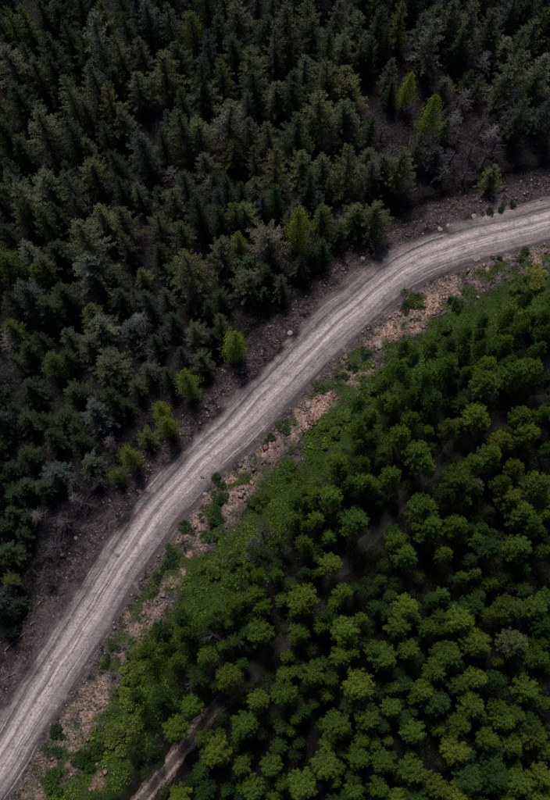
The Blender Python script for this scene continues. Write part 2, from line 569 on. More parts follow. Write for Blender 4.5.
def pine(seed, h=9.5, R=2.1):
    rs = np.random.RandomState(seed)
    pts, rad = bent_trunk(h, 0.16, rs, 0.03)
    tub = [tube(pts, rad, 7)]
    P, D, S = [], [], []
    z0 = h * rs.uniform(0.28, 0.38)
    z = z0
    lop = rs.rand() * 6.28
    while z < h - 0.15:
        t = (z - z0) / (h - z0)
        r = R * (1 - t ** 1.3) ** 0.8 * (0.75 + 0.25 * min(1, t * 4)) + 0.15
        nb = rs.randint(7, 10)
        a0 = rs.rand() * 6.28
        for k in range(nb):
            if rs.rand() < 0.12:
                continue
            az = a0 + k * 6.283 / nb + rs.normal() * 0.25
            ln = r * rs.uniform(0.78, 1.12) * (1 + 0.08 * math.cos(az - lop))
            rise = rs.uniform(0.05, 0.35) + 0.6 * t
            m = 7
            u = np.linspace(0.1, 1, m)
            rd = np.array([math.cos(az), math.sin(az), 0])
            sd = np.array([-rd[1], rd[0], 0])
            C = at_height(pts, z) + rd * (u * ln)[:, None]
            C[:, 2] += ln * (rise * u * 0.5 + 0.3 * u ** 2)
            if ln > 0.5:
                tub.append(tube(C[[0, 3, 6]], [0.035, 0.022, 0.01], 3))
            sh = rs.rand()
            # shoots: side twigs with tufts, thickest at the end of the branch
            ns = int(8 + 11 * ln)
            uu = rs.uniform(0.15, 1.0, ns) ** 0.7
            Q = np.stack([np.interp(uu, u, C[:, j]) for j in range(3)], 1)
            tl = rs.uniform(0.04, 0.28, ns) * (0.5 + 0.5 * ln / R)
            td = rd * rs.uniform(0.2, 1, (ns, 1)) + sd * rs.uniform(-1, 1, (ns, 1)) + np.array([0, 0, 1.0]) * rs.uniform(0.1, 0.9, (ns, 1))
            td = unit(td)
            P.append(Q + td * tl[:, None])
            D.append(td)
            S.append(np.clip(0.25 * sh + 0.7 * rs.rand(ns), 0, 1))
        z += rs.uniform(0.30, 0.44)
    ns = 10
    P.append(at_height(pts, h) + rs.normal(size=(ns, 3)) * 0.16)
    D.append(np.tile([0, 0, 1.0], (ns, 1)))
    S.append(rs.rand(ns))
    P, D, S = np.vstack(P), np.vstack(D), np.hstack(S)
    k = 11
    P2, D2, S2 = np.repeat(P, k, 0), np.repeat(D, k, 0), np.repeat(S, k)
    n = len(P2)
    D2 = unit(D2 * 0.55 + rs.normal(size=(n, 3)) * 0.62)
    P2 = P2 + rs.normal(size=(n, 3)) * 0.05
    V, F = spikes(P2, D2, rs.uniform(0.10, 0.24, n), rs.uniform(0.025, 0.05, n), rs)
    return join(tub), (V, F, np.clip(S2 + rs.normal(size=n) * 0.12, 0, 1))


def larch(seed, h=12.0, R=2.2):
    rs = np.random.RandomState(seed)
    pts, rad = bent_trunk(h, 0.18, rs, 0.02)
    tub = [tube(pts, rad, 7)]
    P, D, S = [], [], []
    z0 = h * 0.12
    z = z0
    while z < h - 0.2:
        t = (z - z0) / (h - z0)
        r = R * (1 - t) ** 0.62 * (0.65 + 0.35 * min(1, t * 3)) * (1 + .2 * math.sin(z * 1.9 + seed)) + 0.15
        nb = rs.randint(6, 9)
        a0 = rs.rand() * 6.28
        for k in range(nb):
            az = a0 + k * 6.283 / nb + rs.normal() * 0.3
            ln = r * rs.uniform(0.5, 1.25) * (1 + .15 * math.cos(az - seed))
            m = max(3, int(ln / 0.22))
            u = np.linspace(0.25, 1, m)
            rd = np.array([math.cos(az), math.sin(az), 0])
            C = at_height(pts, z) + rd * (u * ln)[:, None]
            C[:, 2] += ln * (0.35 * u * (1 - .2 * u))
            if ln > 0.6:
                tub.append(tube(C[[0, m // 2, m - 1]], [0.03, 0.02, 0.008], 3))
            q = 10
            Q = np.repeat(C, q, 0) + rs.normal(size=(m * q, 3)) * (0.10 + 0.10 * ln)
            P.append(Q)
            D.append(rd * 0.5 + rs.normal(size=(m * q, 3)) * 0.7 + [0, 0, .25])
            S.append(np.clip(rs.rand() * 0.6 + 0.4 * rs.rand(m * q), 0, 1))
        z += rs.uniform(0.40, 0.62)
    P, D, S = np.vstack(P), np.vstack(D), np.hstack(S)
    n = len(P)
    V, F = leaves(P, D, rs.uniform(0.12, 0.26, n), rs.uniform(0.06, 0.12, n), rs, 0.3)
    return join(tub), (V, F, S)


def bare(seed, h=11.0, R=2.6):
    """leafless grey tree: trunk part and a part of branches"""
    rs = np.random.RandomState(seed)
    pts, rad = bent_trunk(h, 0.17, rs, 0.05)
    br = []
    z = h * 0.2
    while z < h * 0.98:
        t = (z / h - 0.2) / 0.8
        for k in range(rs.randint(2, 5)):
            az = rs.rand() * 6.28
            ln = R * (1 - t) ** 0.6 * rs.uniform(0.5, 1.2) + 0.3
            rd = np.array([math.cos(az), math.sin(az), rs.uniform(0.1, 0.7)])
            b0 = at_height(pts, z)
            C = b0 + rd * (np.array([0, .35, .7, 1.0]) * ln)[:, None] + rs.normal(size=(4, 3)) * 0.08 * ln * np.array([[0], [.4], [.8], [1]])
            br.append(tube(C, [0.06, 0.045, 0.03, 0.012], 3))
            for q in range(rs.randint(4, 8)):
                f = rs.uniform(0.25, 0.95)
                c0 = b0 + (C[3] - b0) * f
                dd = rd + rs.normal(size=3) * 0.7
                dd = dd / np.linalg.norm(dd) * ln * rs.uniform(0.2, 0.5)
                br.append(tube(np.stack([c0, c0 + dd * .5 + rs.normal(size=3) * .04, c0 + dd]), [0.03, 0.02, 0.008], 3))
        z += rs.uniform(0.3, 0.6)
    return tube(pts, rad, 7), join(br)


def shrub_mesh(seed, R=0.9, H=0.9, n=1100, leaf=(0.10, 0.22), nl=7):
    rs = np.random.RandomState(seed)
    lobes = rs.normal(size=(nl, 3)) * [R * .5, R * .5, H * .16] + [0, 0, H * .5]
    k = rs.randint(0, nl, n)
    dirs = unit(rs.normal(size=(n, 3)) + [0, 0, .35])
    lsz = rs.uniform(.5, 1.15, (nl, 1))[k] * (7.0 / nl) ** .4
    P = lobes[k] + dirs * rs.uniform(0.15, 1.05, (n, 1)) ** 0.5 * lsz * np.array([R * .5, R * .5, H * .42])
    P[:, 2] = np.maximum(P[:, 2], 0.03)
    V, F = leaves(P, dirs + rs.normal(size=(n, 3)) * 0.5, rs.uniform(*leaf, n), rs.uniform(leaf[0] * .6, leaf[1] * .55, n), rs, 0.5)
    lobev = rs.rand(nl)
    S = np.clip(lobev[k] * .6 + .4 * rs.rand(n), 0, 1)
    st = []
    for i in range(nl):
        a = np.array([lobes[i, 0] * .15, lobes[i, 1] * .15, -0.15])
        st.append(tube(np.stack([a, (a + lobes[i]) * .5 + rs.normal(size=3) * .04, lobes[i]]), [.022, .016, .008], 4))
    return join(st), (V, F, S)


def rock_mesh(seed, flat=0.6):
    rs = np.random.RandomState(seed)
    import bmesh
    bm = bmesh.new()
    bmesh.ops.create_icosphere(bm, subdivisions=2, radius=0.5)
    ax = rs.uniform(0.7, 1.25, 3) * [1, 1, flat]
    pl = unit(rs.normal(size=(7, 3)))
    lim = rs.uniform(0.30, 0.46, 7)
    for v in bm.verts:
        p = np.array(v.co)
        for q, l in zip(pl, lim):
            e = p @ q - l
            if e > 0:
                p = p - q * e * 0.9
        v.co = p * ax + rs.normal(size=3) * 0.012
    me = bpy.data.meshes.new('rock')
    bm.to_mesh(me)
    bm.free()
    me.materials.append(M_ROCK)
    return me


# ------------------------------------------------------------------ ground
def axis(a, b, step, far):
    c = np.arange(a, b, step)
    out = [c]
    g, lo, hi, L, H = step, a, b, [], []
    while hi < far:
        g *= 1.22
        hi += g
        lo -= g
        L.append(lo)
        H.append(hi)
    return np.r_[L[::-1], c, H]


gx, gy = axis(-80, 80, 0.42, 700), axis(-40, 135, 0.42, 800)
GX, GY = np.meshgrid(gx, gy)
X, Y = GX.ravel(), GY.ravel()
Zg, Dg, Sg, Tg = ground_z(X, Y)
WG = weights(X, Y, Dg, Sg, Tg)
nx, ny = len(gx), len(gy)
idx = np.arange(nx * ny).reshape(ny, nx)
F = np.stack([idx[:-1, :-1], idx[:-1, 1:], idx[1:, 1:], idx[1:, :-1]], -1).reshape(-1, 4)


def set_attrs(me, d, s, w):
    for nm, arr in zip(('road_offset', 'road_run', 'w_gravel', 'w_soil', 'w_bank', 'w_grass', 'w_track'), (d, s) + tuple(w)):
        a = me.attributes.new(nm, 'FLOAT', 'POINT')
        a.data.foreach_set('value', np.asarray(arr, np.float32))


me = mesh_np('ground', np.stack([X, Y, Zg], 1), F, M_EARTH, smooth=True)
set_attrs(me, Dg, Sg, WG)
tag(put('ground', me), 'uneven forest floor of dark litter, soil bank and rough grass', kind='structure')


def zat(x, y):
    return float(ground_z(x, y)[0][0])


# road: its own sheet with crown, wheel ruts and low edge berms
off = np.arange(-5.4, 5.41, 0.18)
rp = ROAD[20:-20]
rn = NRM[20:-20]
rs_ = ROAD_S[20:-20]
RX = (rp[:, None, 0] + rn[:, None, 0] * off[None]).ravel()
RY = (rp[:, None, 1] + rn[:, None, 1] * off[None]).ravel()
RD = np.tile(off, len(rp))
RSn = np.repeat(rs_, len(off))
gz, _, _, gtd = ground_z(RX, RY)
wob = (fbm(RX, RY, 0.08, 2) - .5) * 1.2
rut = -0.05 * np.exp(-((RD + wob + 0.95) / .28) ** 2) - 0.05 * np.exp(-((RD + wob - .75) / .28) ** 2) + 0.05 * np.exp(-((RD + wob + 2.6) / .35) ** 2)
rz = gz + 0.07 + rut + (fbm(RX, RY, 1.1, 3) - .5) * 0.10 - 0.30 * sstep(3.9, 5.4, np.abs(RD) + .7 * (RD > 0) + (fbm(RX, RY, .5, 3) - .5) * 1.6)
ni = len(off)
ri = np.arange(len(RX)).reshape(-1, ni)
F = np.stack([ri[:-1, :-1], ri[:-1, 1:], ri[1:, 1:], ri[1:, :-1]], -1).reshape(-1, 4)
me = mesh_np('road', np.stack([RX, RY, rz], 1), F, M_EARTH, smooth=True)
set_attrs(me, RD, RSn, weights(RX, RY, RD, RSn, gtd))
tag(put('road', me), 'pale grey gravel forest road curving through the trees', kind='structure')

# dirt track in the plantation: two worn ruts
toff = np.arange(-1.5, 1.51, 0.2)
TX = (TRACK[:, None, 0] + TRN[:, None, 0] * toff[None]).ravel()
TY = (TRACK[:, None, 1] + TRN[:, None, 1] * toff[None]).ravel()
TD = np.tile(toff, len(TRACK))
tz, td_, ts_, _ = ground_z(TX, TY)
tz = tz + 0.15 - 0.09 * (np.exp(-((TD - .75) / .25) ** 2) + np.exp(-((TD + .75) / .25) ** 2)) - 0.32 * sstep(1.0, 1.6, np.abs(TD) + (fbm(TX, TY, .6, 3) - .5) * 1.4)
m_track, nt, b = new_mat('track_dirt')
pos = N(nt, 'ShaderNodeNewGeometry').outputs['Position']
fa = noise(nt, pos, 3, 5, .7)
ofs = N(nt, 'ShaderNodeAttribute', attribute_name='track_offset').outputs['Fac']
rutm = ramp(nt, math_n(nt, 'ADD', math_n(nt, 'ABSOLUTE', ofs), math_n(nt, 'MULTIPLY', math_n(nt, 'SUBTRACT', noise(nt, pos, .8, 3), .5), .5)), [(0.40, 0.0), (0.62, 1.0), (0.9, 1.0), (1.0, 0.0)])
tc = mixc(nt, rutm, ramp(nt, fa, [(.3, (.005, .004, .004)), (.7, (.020, .016, .016))]), ramp(nt, fa, [(.3, (.008, .0065, .0065)), (.7, (.032, .026, .026))]))  # shade under the pines painted into the dirt colours
unshaded_end = ramp(nt, math_n(nt, 'DIVIDE', N(nt, 'ShaderNodeAttribute', attribute_name='track_run').outputs['Fac'], 40.0), [(0.42, 1.0), (0.62, 0.0)])
tc = mixc(nt, math_n(nt, 'MULTIPLY', unshaded_end, ramp(nt, fa, [(.3, .2), (.6, 1.0)])), tc, mixc(nt, rutm, (.10, .074, .066), (.30, .225, .20)))   # paler bare dirt at the open end, clear of the painted tree shade
nt.links.new(tc, b.inputs['Base Color'])
b.inputs['Roughness'].default_value = .95
ti = np.arange(len(TX)).reshape(-1, len(toff))
F = np.stack([ti[:-1, :-1], ti[:-1, 1:], ti[1:, 1:], ti[1:, :-1]], -1).reshape(-1, 4)
me = mesh_np('dirt_track', np.stack([TX, TY, tz], 1), F, m_track, smooth=True)
a = me.attributes.new('track_offset', 'FLOAT', 'POINT')
a.data.foreach_set('value', TD.astype(np.float32))
a = me.attributes.new('track_run', 'FLOAT', 'POINT')
a.data.foreach_set('value', np.repeat(np.arange(len(TRACK)) * .5, len(toff)).astype(np.float32))
tag(put('dirt_track', me), 'narrow rutted dirt track running under the pines', kind='structure')

# ------------------------------------------------------------------ tree prototypes
def proto(gen, mat, seeds, **kw):
    out = []
    for sd in seeds:
        trunk, crown = gen(sd, **kw)
        out.append((mesh_np('trunk', *trunk, M_BARK, smooth=True), mesh_np('crown', crown[0], crown[1], mat, crown[2])))
    return out


P_SPRUCE = proto(spruce, M_NEEDLE, range(11, 17)) + proto(spruce, M_NEEDLE, range(21, 24), R=2.3, gap=0.35)
P_WIDE = proto(spruce, M_NEEDLE, range(31, 34), R=3.5, gap=0.3)
P_CONIFER = proto(spruce, M_NEEDLE, range(51, 56), R=2.5, gap=0.15)  # dark spruces kept as a kind of their own, narrower and denser
P_PINE = proto(pine, M_NEEDLE, range(41, 49))
P_LARCH = proto(larch, M_LEAF, range(61, 65))
P_BARE = []
for sd in range(71, 75):
    t_, b_ = bare(sd)
    P_BARE.append((mesh_np('trunk', *t_, M_DEADWOOD, smooth=True), mesh_np('branches', *b_, M_DEADWOOD)))
P_BARK_BROWN = []
for sd in range(81, 83):
    t_, b_ = bare(sd, h=6.0, R=2.2)
    P_BARK_BROWN.append((mesh_np('trunk', *t_, M_TWIG, smooth=True), mesh_np('branches', *b_, M_TWIG)))
H0 = {'conifer': 15.0, 'spruce': 15.0, 'wide': 15.0, 'pine': 9.5, 'larch': 12.0, 'bare': 11.0, 'brown': 6.0}
R0 = {'conifer': 2.5, 'spruce': 2.9, 'wide': 3.5, 'pine': 2.1, 'larch': 2.2, 'bare': 2.6, 'brown': 2.2}
PROTO = {'conifer': P_CONIFER, 'spruce': P_SPRUCE, 'wide': P_WIDE, 'pine': P_PINE, 'larch': P_LARCH, 'bare': P_BARE, 'brown': P_BARK_BROWN}

TREES = []      # dicts: kind, tone, x, y, sx, sz


def jit(c, a=0.12):
    f = 1 + RS.normal() * a
    return tuple(max(0.004, v * f * (1 + RS.normal() * a * 0.4)) for v in c) + (1.0,)


TONES = {'p': (0.102, 0.116, 0.070), 'g': (0.056, 0.072, 0.037), 'd': (0.020, 0.040, 0.014), 'o': (0.074, 0.092, 0.030),
         't': (0.042, 0.060, 0.050), 'l': (0.115, 0.158, 0.014), 'v': (0.056, 0.082, 0.014)}
TONE_WORD = {'p': 'pale grey-green', 'g': 'grey-green', 'd': 'dark green', 'o': 'olive green', 't': 'blue-green', 'l': 'bright lime', 'v': 'mossy green', 'b': 'leafless grey', 'm': 'mid green', 'y': 'yellow-green', 'k': 'deep green', 's': 'pale green', 'r': 'brownish leafless'}


def far_enough(x, y, r, same=None):
    for t in TREES:
        if (t['x'] - x) ** 2 + (t['y'] - y) ** 2 < (r + t.get('keep', 1.0)) ** 2:
            return False
    return True


# --- forest left of and above the road: tips read off the photograph, (x, y, tone, size)
LEFT = {
    (0, 0, 2.75): "50,20,v,1 85,170,g,1 165,200,p,1.15 250,45,p,1.25 340,40,d,1 395,10,t,1 525,35,v,.9 380,105,g,1.1 440,145,o,1.1 320,95,g,1 285,240,o,1 "
                  "90,310,p,1.1 40,380,d,.9 235,385,g,.9 385,355,t,1 250,440,o,.9 15,470,g,1 115,470,g,1 370,510,g,.8 435,520,d,.8 495,300,g,1 545,330,o,.9 "
                  "370,200,g,.9 470,455,b,.6 245,170,g,1 10,130,p,1.1 150,10,d,1 455,5,g,1 10,20,v,1 275,5,v,.9 215,90,d,1 130,90,d,1 300,180,d,.9 40,240,d,1 190,330,d,1 310,420,d,1 "
                  "180,470,g,1 540,180,d,1 490,120,d,1 100,5,d,1 560,420,g,.8 330,300,g,.9",
    (180, 0, 2.75): "30,30,v,1 70,80,t,1 105,40,d,1 150,5,g,1.1 190,125,g,.9 110,160,v,.9 185,155,g,.9 260,90,g,1 300,105,o,.9 350,5,g,1 430,0,g,1 480,10,g,1 "
                    "410,165,o,1.2 455,185,o,1 265,230,g,.9 205,190,d,1 125,270,p,1.15 65,215,g,1 50,330,o,1 145,390,o,.9 190,330,g,1 245,335,g,1 260,400,o,1.1 320,320,d,1 "
                    "345,420,o,1 395,425,g,1 470,400,o,1.2 385,250,o,1.1 455,285,g,1 500,110,g,1 345,155,g,1 10,480,g,.9 210,490,g,.9 75,480,b,.6 540,455,g,1 520,410,g,1 360,60,g,1 290,10,g,1 "
                    "230,50,d,1 310,200,d,1 150,100,d,1 410,80,d,1 450,100,g,1",
    (350, 0, 2.75): "150,5,v,1 232,258,l,.85 165,203,l,.72 230,45,p,1.25 20,40,g,1 110,165,g,.8 270,215,g,.7 270,320,g,.7 195,370,g,.8 440,100,p,.8 480,85,g,1 465,140,g,1.2 540,145,p,1.1 "
                    "548,20,v,.9 520,60,g,1 460,250,b,.85 485,265,g,1.05 400,40,g,1 340,5,g,1 290,0,g,1 140,415,o,1 90,430,g,1 10,395,o,1 10,215,o,1 5,310,g,1 60,440,g,.9 405,450,o,.85 "
                    "400,75,g,.9 60,110,d,.9 520,200,d,1 250,10,g,.9 80,20,d,1 380,140,b,.7 330,240,b,.6 400,340,b,.6 440,300,b,.6 300,300,b,.5 240,410,t,.7",
    (0, 180, 2.75): "40,5,p,1.1 50,65,v,.9 215,115,p,1.3 230,205,p,1.2 65,170,p,.9 10,200,v,1 85,240,v,.8 60,285,t,1 20,390,v,.9 5,430,b,.7 130,485,v,.8 245,340,v,.9 170,410,g,.8 265,385,p,.9 "
                    "235,440,g,.9 285,475,g,.9 350,395,t,.8 425,90,g,1 375,15,g,1 475,35,g,1 435,30,g,.9 385,245,o,.6 325,80,g,1 270,65,o,1 495,110,g,.9 385,370,b,.7 525,400,g,.9 "
                    "545,50,d,1 165,300,d,1 525,280,p,.9 450,300,g,.7 105,210,g,.8 335,150,g,.9 300,250,d,.8 140,180,d,.9 120,330,d,.9 20,310,d,.9 60,450,d,.8 180,480,d,.8 110,80,d,1 430,180,d,.8 "
                    "320,300,d,.7 470,230,d,.7 420,430,d,.7 470,370,d,.7",
    (180, 180, 2.75): "50,55,d,.9 105,80,d,.9 150,65,v,.9 175,60,o,.9 210,5,p,1.1 155,150,l,.6 245,140,p,1.25 325,85,l,1 390,70,v,.9 395,165,d,.8 490,75,o,1 535,70,o,1 110,170,g,1.15 190,215,d,.7 "
                      "190,260,g,.9 35,280,p,.9 150,420,l,.85 40,400,g,.9 50,485,g,.8 10,530,l,.8 330,215,g,.7 280,265,g,.8 300,90,g,.8 240,240,d,.7 70,330,d,.7 110,300,d,.7 85,420,d,.6 230,300,d,.5 440,130,d,.7 360,190,d,.6",
    (0, 360, 2.75): "250,130,t,1 170,145,d,.9 430,115,l,.7 455,165,l,.65 395,205,v,.75 345,250,l,.75 315,310,v,.6 365,60,g,.8 285,0,g,.9 400,10,g,.7 145,300,t,.8 235,280,g,.7 25,360,d,.8 20,420,d,.8 10,530,d,.8 "
                    "110,345,d,.7 60,150,d,.8 15,290,d,.8 130,200,d,.8 200,80,d,.8 70,60,d,.8 310,140,d,.6 340,120,d,.6 210,215,d,.7 60,250,d,.7 90,420,b,.5 200,375,b,.45 60,340,d,.6 290,220,b,.5",
    (0, 500, 3.667): "25,200,d,.8 15,300,v,.7 60,120,d,.6 25,420,d,.7 60,380,d,.5 10,500,d,.6 90,60,d,.5 5,90,d,.7",
}
TIPS = []


def add_tip(u, v, kind, tone, hgt, rad, dd=None):
    for q in range(2):
        p = px2w(u, v, hgt) if q == 0 else px2w(u, v, hgt + zb)
        zb = zat(p[0], p[1])
    x, y = p[0], p[1]
    t = dict(kind=kind, tone=tone, x=x, y=y, z=zb, sz=hgt / H0[kind], sx=rad / R0[kind], keep=rad * 0.55)
    TREES.append(t)
    TIPS.append((u, v))
    return t


for (ox, oy, sc), txt in LEFT.items():
    for e in txt.split():
        x, y, k, s = e.split(',')
        u, v, s = ox + float(x) / sc, oy + float(y) / sc, float(s)
        if any((a - u) ** 2 + (b - v) ** 2 < 36 for a, b in TIPS):
            continue
        # trees grow smaller towards the road and the lower left
        big = 0.78 + 0.22 * np.clip((420 - v) / 420, 0, 1)
        if k == 'b':
            add_tip(u, v, 'bare', 'b', 11 * s, 2.7 * s)
        elif k in 'l':
            add_tip(u, v, 'larch', k, 15.5 * s * RS.uniform(.9, 1.1), 2.45 * s * RS.uniform(.88, 1.12))
        elif k == 'v':
            add_tip(u, v, 'larch' if RS.rand() < .3 else 'spruce', k, 12.0 * s * big, 2.6 * s)
        else:
            kd = 'wide' if s > 1.12 else 'conifer' if k in 'dt' else 'spruce'
            add_tip(u, v, kd, k, 12.2 * s * big * RS.uniform(.8, 1.15), (3.1 if kd == 'wide' else 2.85 if kd == 'spruce' else 2.6) * s * RS.uniform(.8, 1.2))
# the pale star-shaped one
add_tip(185, 247, 'wide', 'o', 15.5, 4.0)

# --- pines right of the road: crown centres (x, y, radius) read off the photograph
RIGHT = {
    (350, 360, 2.75): "205,40,25 120,110,22 170,95,22 237,100,28 355,145,42 70,145,22 172,160,25 138,200,32 275,185,28 470,145,30 495,190,32 425,215,32 540,140,25 185,240,38 210,280,35 395,265,35 "
                      "40,285,25 40,330,28 110,315,30 300,325,45 462,290,25 520,340,38 350,345,28 445,375,35 430,330,25 205,400,45 225,460,45 300,450,32 20,440,40 480,420,40 500,450,30 130,500,30 160,535,35 "
                      "265,535,25 390,520,35 470,515,38 380,55,45 275,15,30 455,30,40 500,25,40 130,25,35 340,285,30 265,370,25 320,390,25 540,430,20 540,520,20 60,215,22 20,110,24 25,230,18 95,60,22",
    (180, 600, 2.75): "140,15,28 335,10,35 215,95,38 330,95,30 395,65,28 460,85,38 445,155,30 75,160,28 130,215,35 290,260,35 360,205,33 415,220,22 495,240,42 215,285,30 175,350,35 435,355,38 320,330,18 "
                      "25,300,30 60,380,25 100,435,40 405,460,35 490,440,32 170,470,25 245,465,28 280,515,20 335,515,38 70,530,28 200,530,30 525,330,35 510,390,20 430,505,20 535,140,25 230,20,25 505,60,20 10,100,25 487,530,25",
    (350, 600, 2.75): "160,20,35 135,75,35 220,80,25 255,80,15 315,60,38 340,15,30 445,20,38 515,25,35 360,120,38 460,120,38 90,160,38 170,135,28 270,155,45 240,195,28 525,165,30 350,215,28 405,220,22 490,250,35 "
                      "210,245,28 300,240,28 240,285,38 340,300,35 415,295,25 60,335,38 115,300,25 310,355,30 435,335,30 465,320,25 180,375,32 510,380,35 455,405,30 390,390,28 305,420,38 20,450,32 95,455,30 170,480,35 "
                      "335,490,38 415,490,35 400,450,28 475,510,35 535,500,30 240,525,30 85,530,25 390,40,18 10,80,20 10,150,20 530,120,20 45,385,18 545,290,20 500,345,30",
    (430, 250, 4.583): "370,300,40 180,365,45 345,420,45 95,500,35 15,450,40 265,525,50 370,510,40 440,510,35 510,440,40 530,300,40 530,370,35 455,210,35 430,330,30 250,430,30",
    (330, 260, 4.583): "320,490,45 440,525,40 465,410,50 390,440,30 350,400,30",
    (180, 360, 2.75): "435,280,30 410,370,35 370,375,28 490,430,40 315,380,25 375,435,25 345,500,25 510,290,28 525,345,28 540,140,25 490,180,25 500,220,22 310,440,22 470,340,25 450,300,20",
    (130, 520, 4.583): "460,370,45 390,400,35",
    (230, 500, 4.583): "470,290,55 400,80,30 345,200,35 330,440,65 115,430,45 120,340,35 215,350,25 20,470,45 185,490,30 530,430,45 430,525,40 340,325,25 330,120,20 500,60,30",
    (130, 660, 4.583): "440,90,60 150,190,50 205,335,60 265,230,40 510,320,50 400,460,60 340,350,40 20,180,35 520,500,40 215,20,40 360,10,35",
    (0, 600, 2.75): "485,160,25 435,90,30 540,230,25 500,50,28 400,140,24 540,380,22",
}
PT = []
YEL = [(480, 410), (420, 515), (359, 687), (302, 596), (332, 563), (460, 470), (488, 364)]
for (ox, oy, sc), txt in RIGHT.items():
    for e in txt.split():
        x, y, r = map(float, e.split(','))
        u, v, r = ox + x / sc, oy + y / sc, r / sc
        if any((a - u) ** 2 + (b - v) ** 2 < 49 for a, b in PT):
            continue
        PT.append((u, v))
        rad = np.clip(r / 6.9 * 1.05, 1.0, 2.3)
        hgt = 7.0 + 2.2 * rad + RS.normal() * 0.7
        if any((a - u) ** 2 + (b - v) ** 2 < 64 for a, b in YEL):
            tone = 'y'
        elif abs(u - 517) + abs(v - 643) < 8 or abs(u - 478) + abs(v - 486) < 8:
            tone = 's'
        else:
            tone = RS.choice(['m', 'y', 'k'], p=[.62, .2, .18])
        zb = zat(*px2w(u, v, hgt * .85)[:2])
        p = px2w(u, v, hgt * 0.85 + zb)
        TREES.append(dict(kind='pine', tone=tone, x=p[0], y=p[1], z=zb, sz=hgt / 9.5, sx=rad / 2.1, keep=rad * .6))
TONES.update({'m': (0.086, 0.150, 0.016), 'y': (0.122, 0.178, 0.016), 'k': (0.040, 0.088, 0.016), 's': (0.10, 0.135, 0.045)})
for u, v in ((213, 636), (191, 682), (190, 640), (262, 530), (440, 108), (460, 125), (475, 140), (490, 150), (455, 150), (470, 165), (500, 135), (428, 150), (487, 115),
             (445, 165), (462, 92), (385, 120), (372, 105), (395, 140), (160, 330), (150, 345), (170, 318), (80, 500), (60, 520), (48, 545), (95, 480), (70, 480), (40, 575), (140, 340), (185, 170)):
    p = px2w(u, v, 5)
    TREES.append(dict(kind='brown', tone='r', x=p[0], y=p[1], z=zat(p[0], p[1]), sz=.8, sx=.9, keep=1.0))

# --- fill between and just outside the frame
cand = np.stack([RS.uniform(-85, 85, 9000), RS.uniform(-45, 135, 9000)], 1)
cz, cd, cs, ct = ground_z(cand[:, 0], cand[:, 1])
nfill = npine = 0
for (x, y), z, d, t_ in zip(cand, cz, cd, ct):
    u, v = w2px((x, y, z + 8))
    inside = -26 < u < 574 and -30 < v < 822
    edge = not (8 < u < 545 and 25 < v < 795)
    if not inside:
        continue
    if d < -13:
        if (not edge and nfill > 50) or not far_enough(x, y, 1.8 if edge else 1.1):
            continue
        s = RS.uniform(.75, 1.1) if edge else RS.uniform(.5, .85)
        # the open, brushy hollow above the road and the dim hollow at the left stay thinner
        if inside and ((u - 450) ** 2 / 75 ** 2 + (v - 140) ** 2 / 60 ** 2 < 1 or (u - 110) ** 2 / 70 ** 2 + (v - 480) ** 2 / 60 ** 2 < 1) and RS.rand() < .97:
            continue
        nfill += not edge
        tn = RS.choice(['d', 'g', 'd', 't'])
        TREES.append(dict(kind='spruce' if tn == 'g' else 'conifer', tone=tn, x=x, y=y, z=z, sz=13.5 * s / 15, sx=2.5 * s / (2.9 if tn == 'g' else 2.5), keep=1.1 * s))
    elif d > 14.5 and abs(t_) > 1.3 and not (t_ < 2.5 and u < 200):
        if (not edge and npine > 120) or not far_enough(x, y, 1.3 if edge else .62):
            continue
        npine += not edge
        rad = RS.uniform(1.3, 1.9) if edge else RS.uniform(.8, 1.35)
        TREES.append(dict(kind='pine', tone=RS.choice(['m', 'y', 'k']) if edge else RS.choice(['k', 'k', 'm']), x=x, y=y, z=z, sz=((6.2 if edge else 4.2) + 1.9 * rad) / 9.5, sx=rad / 2.1, keep=rad * .6))

# --- drop trees that would stand on the road
xs = np.array([t['x'] for t in TREES])
ys = np.array([t['y'] for t in TREES])
_, dd, ss, td2 = ground_z(xs, ys)
TREES = [t for t, d in zip(TREES, dd) if not (-6.2 < d < 8)]

KINDWORD = {'conifer': 'conifer', 'spruce': 'spruce', 'wide': 'broad spruce', 'pine': 'pine', 'larch': 'larch', 'bare': 'tree', 'brown': 'small tree'}
NAME = {'conifer': 'conifer_tree', 'spruce': 'spruce_tree', 'wide': 'spruce_tree', 'pine': 'pine_tree', 'larch': 'larch_tree', 'bare': 'bare_tree', 'brown': 'bare_tree'}
ORD = ['', 'second ', 'third ', 'fourth ', 'fifth ', 'sixth ', 'seventh ', 'eighth ', 'ninth ', 'tenth ']
COLW = [(92, 'at the far left'), (184, 'left'), (276, 'centre-left'), (367, 'centre-right'), (459, 'right'), (1e9, 'at the far right')]
ROWW = [(90, 'top'), (180, 'upper'), (290, 'upper middle'), (400, 'middle'), (520, 'lower middle'), (620, 'lower'), (720, 'near-bottom'), (1e9, 'bottom')]


def zone(u, v):
    c = next(i for i, (a, _) in enumerate(COLW) if u < a)
    r = next(i for i, (a, _) in enumerate(ROWW) if v < a)
    cw = ('far left', 'left', 'centre-left', 'centre-right', 'right', 'far right')[c]
    rw = ('top', 'upper', 'upper-middle', 'middle', 'lower-middle', 'lower', 'near-bottom', 'bottom')[r]
    return rw + ' ' + cw


